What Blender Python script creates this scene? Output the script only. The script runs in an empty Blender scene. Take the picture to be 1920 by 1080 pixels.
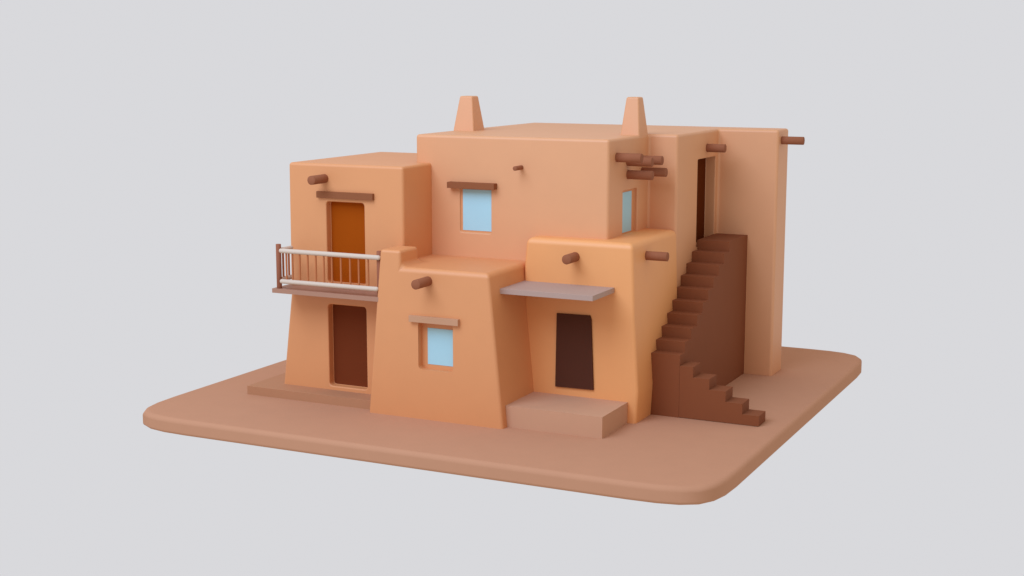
import bpy, bmesh, math
from mathutils import Vector, Matrix

S = bpy.context.scene
C = S.collection

# ---------------------------------------------------------------- camera
cam_d = bpy.data.cameras.new("camera")
cam = bpy.data.objects.new("camera", cam_d)
C.objects.link(cam)
cam.location = (15.7177, -31.7075, 9.483)
cam.rotation_euler = (math.pi / 2 - 0.1628, 0, 0.4530)
cam_d.lens = 50
cam_d.sensor_width = 36
cam_d.clip_end = 500
S.camera = cam

# ---------------------------------------------------------------- light
w = bpy.data.worlds.new("World")
S.world = w
w.use_nodes = True
bg = w.node_tree.nodes["Background"]
bg.inputs[0].default_value = (0.692, 0.692, 0.716, 1)     # the plain pale grey studio surround
# surround dimmed toward the front right, behind the camera, added to deepen shade
_nt = w.node_tree
_tc = _nt.nodes.new("ShaderNodeTexCoord")
_dp = _nt.nodes.new("ShaderNodeVectorMath")
_dp.operation = 'DOT_PRODUCT'
_dp.inputs[1].default_value = Vector((0.75, -0.65, 0.05)).normalized()
_mr = _nt.nodes.new("ShaderNodeMapRange")
_mr.interpolation_type = 'SMOOTHSTEP'
_mr.inputs["From Min"].default_value = 0.25
_mr.inputs["From Max"].default_value = 0.80
_mr.inputs["To Min"].default_value = 1.0
_mr.inputs["To Max"].default_value = 0.92
_nt.links.new(_tc.outputs["Generated"], _dp.inputs[0])
_nt.links.new(_dp.outputs["Value"], _mr.inputs["Value"])
_nt.links.new(_mr.outputs["Result"], bg.inputs[1])


def area(name, loc, target, size, power, color):
    d = bpy.data.lights.new(name, 'AREA')
    d.shape = 'DISK'
    d.size = size
    d.energy = power
    d.color = color
    o = bpy.data.objects.new(name, d)
    C.objects.link(o)
    o.location = loc
    o.rotation_euler = (Vector(target) - Vector(loc)).to_track_quat('-Z', 'Y').to_euler()
    return o


area("soft_key_light", (-8, -26, 32), (-1, 3, 2), 30, 13200, (0.63, 0.85, 1.26))

S.view_settings.view_transform = 'Standard'
S.view_settings.look = 'None'
S.view_settings.exposure = 0
S.view_settings.gamma = 1
S.view_settings.use_curve_mapping = False
S.cycles.max_bounces = 12
S.cycles.diffuse_bounces = 6


# ---------------------------------------------------------------- materials
def mat(name, col, rough=0.6, spec=0.25, var=0.03, scale=1.6):
    m = bpy.data.materials.new(name)
    m.use_nodes = True
    nt = m.node_tree
    b = nt.nodes["Principled BSDF"]
    b.inputs["Roughness"].default_value = rough
    b.inputs["Specular IOR Level"].default_value = spec
    tc = nt.nodes.new("ShaderNodeTexCoord")
    no = nt.nodes.new("ShaderNodeTexNoise")
    no.inputs["Scale"].default_value = scale
    no.inputs["Detail"].default_value = 4
    nt.links.new(tc.outputs["Object"], no.inputs["Vector"])
    mx = nt.nodes.new("ShaderNodeMix")
    mx.data_type = 'RGBA'
    mx.inputs["A"].default_value = tuple(c * (1 - var) for c in col) + (1,)
    mx.inputs["B"].default_value = tuple(c * (1 + var) for c in col) + (1,)
    nt.links.new(no.outputs["Fac"], mx.inputs["Factor"])
    nt.links.new(mx.outputs["Result"], b.inputs["Base Color"])
    return m


M_ADOBE = mat("adobe_plaster", (0.705, 0.28, 0.097), rough=0.55, spec=0.65)
M_ADOBE_LIT = mat("lit_adobe_plaster", (0.72, 0.325, 0.138), rough=0.55, spec=0.65)  # same adobe, with the paler tone of its lit faces put into the colour
M_PORCH = mat("ochre_plaster", (0.83, 0.345, 0.108), rough=0.55, spec=0.65)
M_SLAB = mat("packed_earth", (0.525, 0.252, 0.138), rough=0.8, spec=0.03)
M_STEP = mat("stone_step", (0.59, 0.31, 0.175), rough=0.8, spec=0.08)
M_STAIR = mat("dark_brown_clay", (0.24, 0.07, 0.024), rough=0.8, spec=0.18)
M_VIGA = mat("log_brown", (0.31, 0.102, 0.044), rough=0.8, spec=0.18)
M_LINT = mat("lintel_brown", (0.27, 0.087, 0.032), rough=0.8, spec=0.18)
M_LINT_PALE = mat("pale_lintel_wood", (0.54, 0.275, 0.145))
M_CANOPY = mat("greyish_canopy", (0.44, 0.29, 0.22))
M_PLAT = mat("balcony_deck", (0.41, 0.205, 0.125))
M_POST = mat("post_brown", (0.33, 0.115, 0.06), rough=0.8, spec=0.08)
M_RAIL = mat("pale_cream_wood", (0.64, 0.495, 0.37), rough=0.9, spec=0.05)
M_BAL = mat("baluster_wood", (0.48, 0.15, 0.05))
M_GLASS = mat("blue_pane", (.40, .63, .655), rough=0.5, spec=0.35)
M_DOOR_O = mat("orange_door_wood", (0.36, 0.065, 0.001), rough=0.8, spec=0.08)
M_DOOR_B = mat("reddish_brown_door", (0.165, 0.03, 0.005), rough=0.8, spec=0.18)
M_DOOR_S = mat("deep_brown_door", (0.11, 0.018, 0.0006), rough=0.8, spec=0.08)
M_STEP_L = mat("earth_step", (0.47, 0.215, 0.105), rough=0.8, spec=0.08)
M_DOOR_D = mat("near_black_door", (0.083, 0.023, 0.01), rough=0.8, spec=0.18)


# ---------------------------------------------------------------- helpers
def obj(name, me, m, parent=None, loc=None):
    me.name = name
    o = bpy.data.objects.new(name, me)
    C.objects.link(o)
    if m:
        me.materials.clear()
        me.materials.append(m)
    if parent:
        o.parent = parent
    if loc:
        o.location = loc
    return o


def mesh(verts, faces):
    me = bpy.data.meshes.new("m")
    me.from_pydata(verts, [], faces)
    bm = bmesh.new()
    bm.from_mesh(me)
    bmesh.ops.recalc_face_normals(bm, faces=bm.faces)
    bm.to_mesh(me)
    bm.free()
    return me


def box_me(x0, x1, y0, y1, z0, z1, bev=0.0, seg=2):
    bm = bmesh.new()
    bmesh.ops.create_cube(bm, size=1)
    for v in bm.verts:
        v.co = Vector(((x0 + x1) / 2 + v.co.x * (x1 - x0), (y0 + y1) / 2 + v.co.y * (y1 - y0), (z0 + z1) / 2 + v.co.z * (z1 - z0)))
    if bev:
        bmesh.ops.bevel(bm, geom=bm.edges[:], offset=bev, segments=seg, profile=0.5, affect='EDGES')
    me = bpy.data.meshes.new("m")
    bm.to_mesh(me)
    bm.free()
    return me


def prism_xy(pts, z0, z1):
    n = len(pts)
    v = [(x, y, z0) for x, y in pts] + [(x, y, z1) for x, y in pts]
    f = [tuple(range(n))[::-1], tuple(range(n, 2 * n))] + [(i, (i + 1) % n, n + (i + 1) % n, n + i) for i in range(n)]
    return mesh(v, f)


def prism_xz(pts, y0, y1):
    n = len(pts)
    v = [(x, y0, z) for x, z in pts] + [(x, y1, z) for x, z in pts]
    f = [tuple(range(n)), tuple(range(n, 2 * n))[::-1]] + [(i, n + i, n + (i + 1) % n, (i + 1) % n) for i in range(n)]
    return mesh(v, f)


def rod_me(a, b, r, seg=40, cap=False, bev=0.0):
    """round bar from a to b; cap=True gives hemispherical ends, bev a tiny worn rim"""
    a, b = Vector(a), Vector(b)
    ax = (b - a)
    L = ax.length
    prof = []
    if cap:
        k = 6
        prof += [(-r * math.cos(i * math.pi / 2 / k), r * math.sin(i * math.pi / 2 / k)) for i in range(1, k + 1)]
        prof += [(L + r * math.sin(i * math.pi / 2 / k), r * math.cos(i * math.pi / 2 / k)) for i in range(0, k)]
        tip0, tip1 = -r, L + r
    else:
        prof = [(0, r - bev), (bev, r), (L - bev, r), (L, r - bev)] if bev else [(0, r), (L, r)]
        tip0, tip1 = 0, L
    q = ax.to_track_quat('Z', 'Y')
    bm = bmesh.new()
    rings = []
    for h, rr in prof:
        rings.append([bm.verts.new(a + q @ Vector((rr * math.cos(t), rr * math.sin(t), h))) for t in (2 * math.pi * i / seg for i in range(seg))])
    for r0, r1 in zip(rings, rings[1:]):
        for i in range(seg):
            f = bm.faces.new((r0[i], r0[(i + 1) % seg], r1[(i + 1) % seg], r1[i]))
            f.smooth = True
    for ring, tip in ((rings[0], tip0), (rings[-1], tip1)):
        if cap:
            c = bm.verts.new(a + q @ Vector((0, 0, tip)))
            for i in range(seg):
                f = bm.faces.new((c, ring[i], ring[(i + 1) % seg]))
                f.smooth = True
        else:
            bm.faces.new(ring)
    bmesh.ops.recalc_face_normals(bm, faces=bm.faces)
    me = bpy.data.meshes.new("m")
    bm.to_mesh(me)
    bm.free()
    if not cap:
        me.set_sharp_from_angle(angle=math.radians(50))
    return me


def rounded_cutter(axis, u0, u1, v0, v1, d0, d1, r=0.07):
    """rounded rectangular prism; axis 'y' -> u=x, v=z; axis 'x' -> u=y, v=z"""
    pts = []
    for cu, cv, a0 in ((u1 - r, v1 - r, 0), (u0 + r, v1 - r, 90), (u0 + r, v0 + r, 180), (u1 - r, v0 + r, 270)):
        for i in range(5):
            t = math.radians(a0 + i * 22.5)
            pts.append((cu + r * math.cos(t), cv + r * math.sin(t)))
    n = len(pts)
    mk = (lambda p, d: (p[0], d, p[1])) if axis == 'y' else (lambda p, d: (d, p[0], p[1]))
    v = [mk(p, d0) for p in pts] + [mk(p, d1) for p in pts]
    f = [tuple(range(n)), tuple(range(n, 2 * n))[::-1]] + [(i, n + i, n + (i + 1) % n, (i + 1) % n) for i in range(n)]
    return mesh(v, f)


def solid(name, me, m, parent, weight, width, cuts=(), rim=0.03, seg=5):
    """plaster block: soft bevel by edge weight, then openings cut and their rims softened"""
    att = me.attributes.new("bevel_weight_edge", 'FLOAT', 'EDGE')
    for e in me.edges:
        a, b = (me.vertices[i].co for i in e.vertices)
        att.data[e.index].value = weight(a, b)
    o = obj(name, me, m)
    b = o.modifiers.new("bevel", 'BEVEL')
    b.limit_method = 'WEIGHT'
    b.width = width
    b.segments = seg
    tmp = []
    for c in cuts:
        co = bpy.data.objects.new("cut", c)
        C.objects.link(co)
        tmp.append(co)
        bo = o.modifiers.new("cut", 'BOOLEAN')
        bo.operation = 'DIFFERENCE'
        bo.solver = 'EXACT'
        bo.object = co
    if cuts:
        b2 = o.modifiers.new("rim", 'BEVEL')
        b2.limit_method = 'ANGLE'
        b2.angle_limit = math.radians(50)
        b2.width = rim
        b2.segments = 3
    dg = bpy.context.evaluated_depsgraph_get()
    dg.update()
    new = bpy.data.meshes.new_from_object(o.evaluated_get(dg))
    for p in new.polygons:
        p.use_smooth = True
    o.modifiers.clear()
    o.data = new
    new.name = name
    new.set_sharp_from_angle(angle=math.radians(48))
    wn = o.modifiers.new("normals", 'WEIGHTED_NORMAL')
    wn.weight = 100
    wn.keep_sharp = True
    for c in tmp:
        bpy.data.objects.remove(c)
    o.parent = parent
    return o


def empty(name, loc, label, cat, group=None):
    o = bpy.data.objects.new(name, None)
    C.objects.link(o)
    o.location = loc
    o["label"] = label
    o["category"] = cat
    if group:
        o["group"] = group
    return o


def tag(o, label, cat, group=None):
    o["label"] = label
    o["category"] = cat
    if group:
        o["group"] = group
    return o


# ---------------------------------------------------------------- ground slab
X0, X1, Y0, Y1 = -9.95, 6.52, -2.86, 13.55
CORNER = [(1.95, 0), (1.24, .035), (.74, .14), (.36, .36), (.14, .74), (.035, 1.24), (0, 1.95)]


def slab_outline(inset):
    cx, cy = (X0 + X1) / 2, (Y0 + Y1) / 2
    hx, hy = (X1 - X0) / 2, (Y1 - Y0) / 2
    pts = []
    for sx, sy, rev in ((1, -1, False), (1, 1, True), (-1, 1, False), (-1, -1, True)):
        seq = [(hx - a, hy - b) for a, b in CORNER]
        if rev:
            seq = seq[::-1]
        for px, py in seq:
            kx, ky = (hx - inset) / hx, (hy - inset) / hy
            pts.append((cx + sx * px * kx, cy + sy * py * ky))
    return pts


def make_slab():
    rings = []
    T, r, rb = 0.43, 0.13, 0.09
    for i in range(7):
        t = i * math.pi / 12
        rings.append((r - r * math.sin(t), -r + r * math.cos(t)))
    for i in range(6):
        t = i * math.pi / 10
        rings.append((rb - rb * math.cos(t), -T + rb - rb * math.sin(t)))
    bm = bmesh.new()
    vr = [[bm.verts.new((x, y, z)) for x, y in slab_outline(ins)] for ins, z in rings]
    n = len(vr[0])
    for a, b in zip(vr, vr[1:]):
        for i in range(n):
            bm.faces.new((a[i], a[(i + 1) % n], b[(i + 1) % n], b[i])).smooth = True
    bm.faces.new(vr[0]).smooth = True
    bm.faces.new(vr[-1]).smooth = True
    bmesh.ops.recalc_face_normals(bm, faces=bm.faces)
    me = bpy.data.meshes.new("ground")
    bm.to_mesh(me)
    bm.free()
    o = obj("ground", me, M_SLAB)
    wn = o.modifiers.new("normals", 'WEIGHTED_NORMAL')
    wn.weight = 100
    o["kind"] = "structure"
    return o


make_slab()

# ---------------------------------------------------------------- the adobe house
house = empty("adobe_house", (-1.0, 4.0, 0),
              "stepped terracotta adobe house with log beam ends, two chimneys and blue windows", "house")


def part(name, me, m, parent=None, label=None):
    par = parent or house
    o = obj(name, me, m)
    o.parent = par
    if par is house:
        o.matrix_parent_inverse = Matrix.Translation(-house.location)
    if label:
        o["label"] = label
    return o


def wall(name_label, me, m, weight, width, cuts=(), rim=0.03):
    o = solid("wall", me, m, house, weight, width, cuts, rim)
    o.matrix_parent_inverse = Matrix.Translation(-house.location)
    o["label"] = name_label
    return o


def wtop(ztop, side=0.5, top=1.0):
    def f(a, b):
        if a.z < 0.3 and b.z < 0.3:
            return 0.0
        if abs(a.z - b.z) < 1e-4:
            return top
        return side
    return f


# main two storey block with its stepped right side, all under one flat roof
ZM = 7.315
foot = [(-3.875, 2.482), (1.863, 2.482), (1.863, 5.38), (2.716, 5.38), (2.716, 8.986), (4.527, 8.986), (4.527, 10.098), (-3.875, 10.098)]
main_me = prism_xy(foot, -0.02, ZM)
wall("tall terracotta main block with stepped right side", main_me, M_ADOBE_LIT, wtop(ZM, 1.0), 0.085,
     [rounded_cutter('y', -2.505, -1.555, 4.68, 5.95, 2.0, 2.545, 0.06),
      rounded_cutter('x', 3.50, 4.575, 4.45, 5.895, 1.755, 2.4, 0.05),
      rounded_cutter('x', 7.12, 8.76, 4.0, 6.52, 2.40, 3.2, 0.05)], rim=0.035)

# left wing, two storeys, its left side flaring below the balcony
ZL = 6.545


def left_wing():
    v = []
    for y in (0.927, 5.79):
        v += [(-7.43, y, 0.0), (-7.065, y, 2.86), (-7.035, y, ZL), (-3.385, y, ZL), (-3.385, y, 0.0)]
    f = [(0, 1, 2, 3, 4), (9, 8, 7, 6, 5), (0, 5, 6, 1), (1, 6, 7, 2), (2, 7, 8, 3), (3, 8, 9, 4), (4, 9, 5, 0)]
    return mesh(v, f)


def w_left(a, b):
    if a.z < 0.3 and b.z < 0.3:
        return 0.0
    if abs(a.z - 2.86) < .01 and abs(b.z - 2.86) < .01:
        return 0.0
    return 1.0


wall("left wing with two stacked doorways", left_wing(), M_ADOBE, w_left, 0.085,
     [rounded_cutter('y', -5.825, -4.612, 3.262, 5.515, 0.5, 1.167, 0.09),
      rounded_cutter('y', -5.835, -4.605, 0.355, 2.665, 0.5, 1.167, 0.09)], rim=0.05)

# front bay with the parapet bump
ZF = 4.01


def front_bay():
    def lx(z):
        return -4.0 + 0.096 * z

    def rx(z):
        return 0.02 - 0.1 * z
    zb = 4.44
    v = [(lx(-.02), 0, -.02), (rx(-.02), 0, -.02), (rx(ZF), 0, ZF), (-2.955, 0, ZF), (-2.955, 0, zb), (lx(zb), 0, zb),
         (-2.955, .95, ZF), (-2.955, .95, zb), (lx(zb), .95, zb), (lx(ZF), .95, ZF),
         (lx(-.02), 2.7, -.02), (rx(-.02), 2.7, -.02), (rx(ZF), 2.7, ZF), (lx(ZF), 2.7, ZF)]
    f = [(0, 1, 2, 3, 4, 5), (1, 11, 12, 2), (2, 12, 13, 9, 6, 3), (3, 6, 7, 4), (4, 7, 8, 5), (6, 9, 8, 7),
         (5, 8, 9, 13, 10, 0), (10, 13, 12, 11), (0, 10, 11, 1)]
    return mesh(v, f)


def w_bay(a, b):
    if a.z < 0.3 and b.z < 0.3:
        return 0.0
    if max(a.z, b.z) > ZF + .1:
        return 0.5
    return 0.85 if abs(a.z - b.z) < 1e-4 else 0.5


wall("battered front bay with a raised parapet corner", front_bay(), M_ADOBE, w_bay, 0.17,
     [rounded_cutter('y', -2.445, -1.415, 1.335, 2.625, -0.5, 0.25, 0.11)], rim=0.075)

# ochre porch block at the right front
ZP = 4.715
porch_pts = [(0.30, -0.02), (2.885, -0.02), (2.93, 0.85), (2.80, 2.74), (2.735, ZP), (-0.28, ZP), (-0.34, 4.0), (-0.34, 2.5), (0.1, 0.0)]
porch_pts = [(-0.34, -0.02), (2.885, -0.02), (2.93, 0.85), (2.80, 2.74), (2.735, ZP), (-0.27, ZP), (-0.335, 4.0)]


def w_porch(a, b):
    if a.z < 0.3 and b.z < 0.3:
        return 0.0
    if abs(a.y - b.y) > 1 and a.z < ZP - .1:
        return 0.0
    if abs(a.z - b.z) < 1e-4:
        return 1.0
    return 0.55


wall("ochre entrance block under the canopy", prism_xz(porch_pts, 2.0, 5.384), M_PORCH, w_porch, 0.17)


# chimneys
def chimney(bx0, bx1, by0, by1, tx0, tx1, ty0, ty1, z1):
    z0 = ZM - 0.05
    v = [(bx0, by0, z0), (bx1, by0, z0), (bx1, by1, z0), (bx0, by1, z0), (tx0, ty0, z1), (tx1, ty0, z1), (tx1, ty1, z1), (tx0, ty1, z1)]
    f = [(0, 3, 2, 1), (4, 5, 6, 7), (0, 1, 5, 4), (1, 2, 6, 5), (2, 3, 7, 6), (3, 0, 4, 7)]
    me = mesh(v, f)
    o = solid("chimney", me, M_ADOBE_LIT, house, lambda a, b: 0.0 if (a.z < 7.4 and b.z < 7.4) else 1.0, 0.045)
    o.matrix_parent_inverse = Matrix.Translation(-house.location)
    return o


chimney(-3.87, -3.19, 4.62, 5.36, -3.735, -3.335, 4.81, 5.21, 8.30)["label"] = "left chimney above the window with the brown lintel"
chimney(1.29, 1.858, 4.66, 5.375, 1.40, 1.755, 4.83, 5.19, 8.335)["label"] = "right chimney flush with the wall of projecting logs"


# windows: wall-coloured frame with a pale blue pane
def window(axis, frame, pane, label):
    fx = part("window", box_me(*frame, bev=0.004), M_ADOBE, label=label)
    obj("pane", box_me(*pane, bev=0.003), M_GLASS, fx)
    return fx


window('y', (-2.55, -1.5, 2.535, 2.60, 4.60, 5.98), (-2.44, -1.53, 2.527, 2.56, 4.735, 5.86), "upper window under the brown lintel")
window('y', (-2.50, -1.35, 0.215, 0.30, 1.28, 2.68), (-2.275, -1.40, 0.205, 0.27, 1.453, 2.424), "lower window under the pale lintel")
window('x', (1.70, 1.765, 3.45, 4.63, 4.50, 5.95), (1.73, 1.775, 3.6, 4.365, 4.745, 5.835), "narrow looking side window above the porch roof")

# doors
part("door", box_me(-5.86, -4.57, 1.155, 1.22, 3.22, 5.56), M_DOOR_O, label="orange brown door opening on the balcony")
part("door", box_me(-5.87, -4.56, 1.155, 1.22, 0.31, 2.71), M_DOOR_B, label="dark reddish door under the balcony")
part("door", box_me(2.33, 2.41, 7.07, 8.81, 3.95, 6.57), M_DOOR_S, label="dark door at the top of the staircase")


def slab_door():
    pts = [(0.612, 0.775), (1.705, 0.79), (1.70, 0.86), (1.625, 2.66), (1.585, 2.765), (0.645, 2.752)]
    return prism_xz(pts, 1.945, 2.12)


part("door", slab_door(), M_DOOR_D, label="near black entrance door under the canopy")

# lintels
part("lintel", box_me(-6.08, -4.285, 0.835, 1.0, 5.618, 5.792, 0.004), M_LINT, label="dark lintel over the balcony door")
part("lintel", box_me(-2.80, -1.37, 2.28, 2.55, 5.895, 6.058, 0.004), M_LINT, label="dark lintel over the upper window")
part("lintel", box_me(-2.66, -1.208, -0.115, 0.06, 2.605, 2.772, 0.004), M_LINT_PALE, label="pale lintel over the lower window")


# projecting log beam ends (vigas)
def beam(a, b, r, label=None):
    return part("roof_beam", rod_me(a, b, r, 40, bev=0.004), M_VIGA, label=label)


beam((-5.855, 1.1, 6.14), (-5.855, 0.27, 6.14), 0.122, "log over the balcony door")
beam((-0.645, 2.7, 6.512), (-0.645, 2.07, 6.512), 0.060, "small thin log on the tall wall")
beam((-2.135, 0.2, 3.697), (-2.135, -0.65, 3.697), 0.127, "log over the lower window")
beam((1.143, 2.2, 4.28), (1.143, 1.42, 4.28), 0.126, "log above the canopy")
beam((2.5, 2.98, 4.29), (3.335, 2.98, 4.29), 0.119, "log on the right side of the entrance block")
beam((2.5, 7.925, 6.81), (3.262, 7.925, 6.81), 0.120, "log over the door of the staircase")
beam((4.3, 9.34, 7.0), (5.177, 9.34, 7.0), 0.117, "log at the far right end of the roof")
for y, z in ((3.02, 6.822), (3.81, 6.665), (4.58, 6.66), (3.84, 6.312), (4.91, 6.315)):
    beam((1.6, y, z), (2.563, y, z), 0.122, "log in the cluster of five on the side wall")

# canopy over the entrance
part("canopy", box_me(-0.36, 2.25, 0.55, 2.1, 3.415, 3.548, 0.004), M_CANOPY)

# balcony with its railing
balcony = part("balcony", box_me(-7.036, -3.63, 0.004, 1.0, 3.035, 3.155, 0.004), M_PLAT)
balcony.name = "balcony"


def sub(name, me, m):
    return obj(name, me, m, balcony)


for px, z1 in ((-6.865, 4.375), (-3.66, 4.375)):
    sub("post", rod_me((px, 0.115, 3.14), (px, 0.115, z1), 0.071, 32, bev=0.004), M_POST)
sub("rail", rod_me((-6.705, 0.015, 4.213), (-3.63, 0.015, 4.213), 0.064, 24, cap=True), M_RAIL)
sub("rail", rod_me((-6.705, 0.015, 3.373), (-3.70, 0.015, 3.373), 0.062, 24, cap=True), M_RAIL)
sub("rail", rod_me((-6.865, 0.13, 4.20), (-6.865, 0.70, 4.20), 0.064, 24, cap=True), M_RAIL)
sub("rail", rod_me((-6.865, 0.13, 3.39), (-6.865, 0.70, 3.39), 0.062, 24, cap=True), M_RAIL)
for bx in (-6.555, -6.355, -6.12, -5.86, -5.60, -5.345, -5.09, -4.805, -4.517, -4.248, -3.955):
    sub("baluster", rod_me((bx, 0.03, 3.39), (bx, 0.03, 4.20), 0.026, 16), M_BAL)
for by in (0.32, 0.59):
    sub("baluster", rod_me((-6.865, by, 3.41), (-6.865, by, 4.18), 0.030, 16), M_BAL)

# ---------------------------------------------------------------- steps and staircase
tag(obj("doorstep", mesh([(-0.03, .265, 0.557), (2.66, .265, .557), (2.66, 2.06, .557), (-.1, 2.06, .557),
                          (0.015, .265, -.02), (2.655, .265, -.02), (2.655, 2.06, -.02), (-.1, 2.06, -.02)],
                         [(0, 1, 2, 3), (7, 6, 5, 4), (0, 4, 5, 1), (1, 5, 6, 2), (2, 6, 7, 3), (3, 7, 4, 0)]), M_STEP),
    "thick earthen doorstep below the near black entrance door", "doorstep", "doorsteps of the house")
tag(obj("doorstep", box_me(-8.17, -3.8, 0.27, 3.0, -0.02, 0.245, 0.003), M_STEP_L),
    "long low earthen step below the balcony, left of the front bay", "doorstep", "doorsteps of the house")

R = 0.28
stairs = empty("staircase", (3.7, 3.1, 0), "dark brown outdoor staircase turning up along the right side of the house", "staircase")


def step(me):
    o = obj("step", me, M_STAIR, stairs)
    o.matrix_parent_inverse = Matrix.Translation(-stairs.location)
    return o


HX0, HX1, HY0, HY1, TY = 2.70, 3.677, 3.1, 3.725, 8.99
for k, x in enumerate((5.845, 5.398, 4.944, 4.495, 4.045), start=1):
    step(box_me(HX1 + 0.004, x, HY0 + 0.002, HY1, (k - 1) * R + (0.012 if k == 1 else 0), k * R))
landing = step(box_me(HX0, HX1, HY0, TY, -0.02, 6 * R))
landing["label"] = "landing block where the two flights meet"
for k, y in enumerate((3.505, 3.982, 4.458, 4.913, 5.365, 5.823, 6.283, 6.750, 7.222), start=7):
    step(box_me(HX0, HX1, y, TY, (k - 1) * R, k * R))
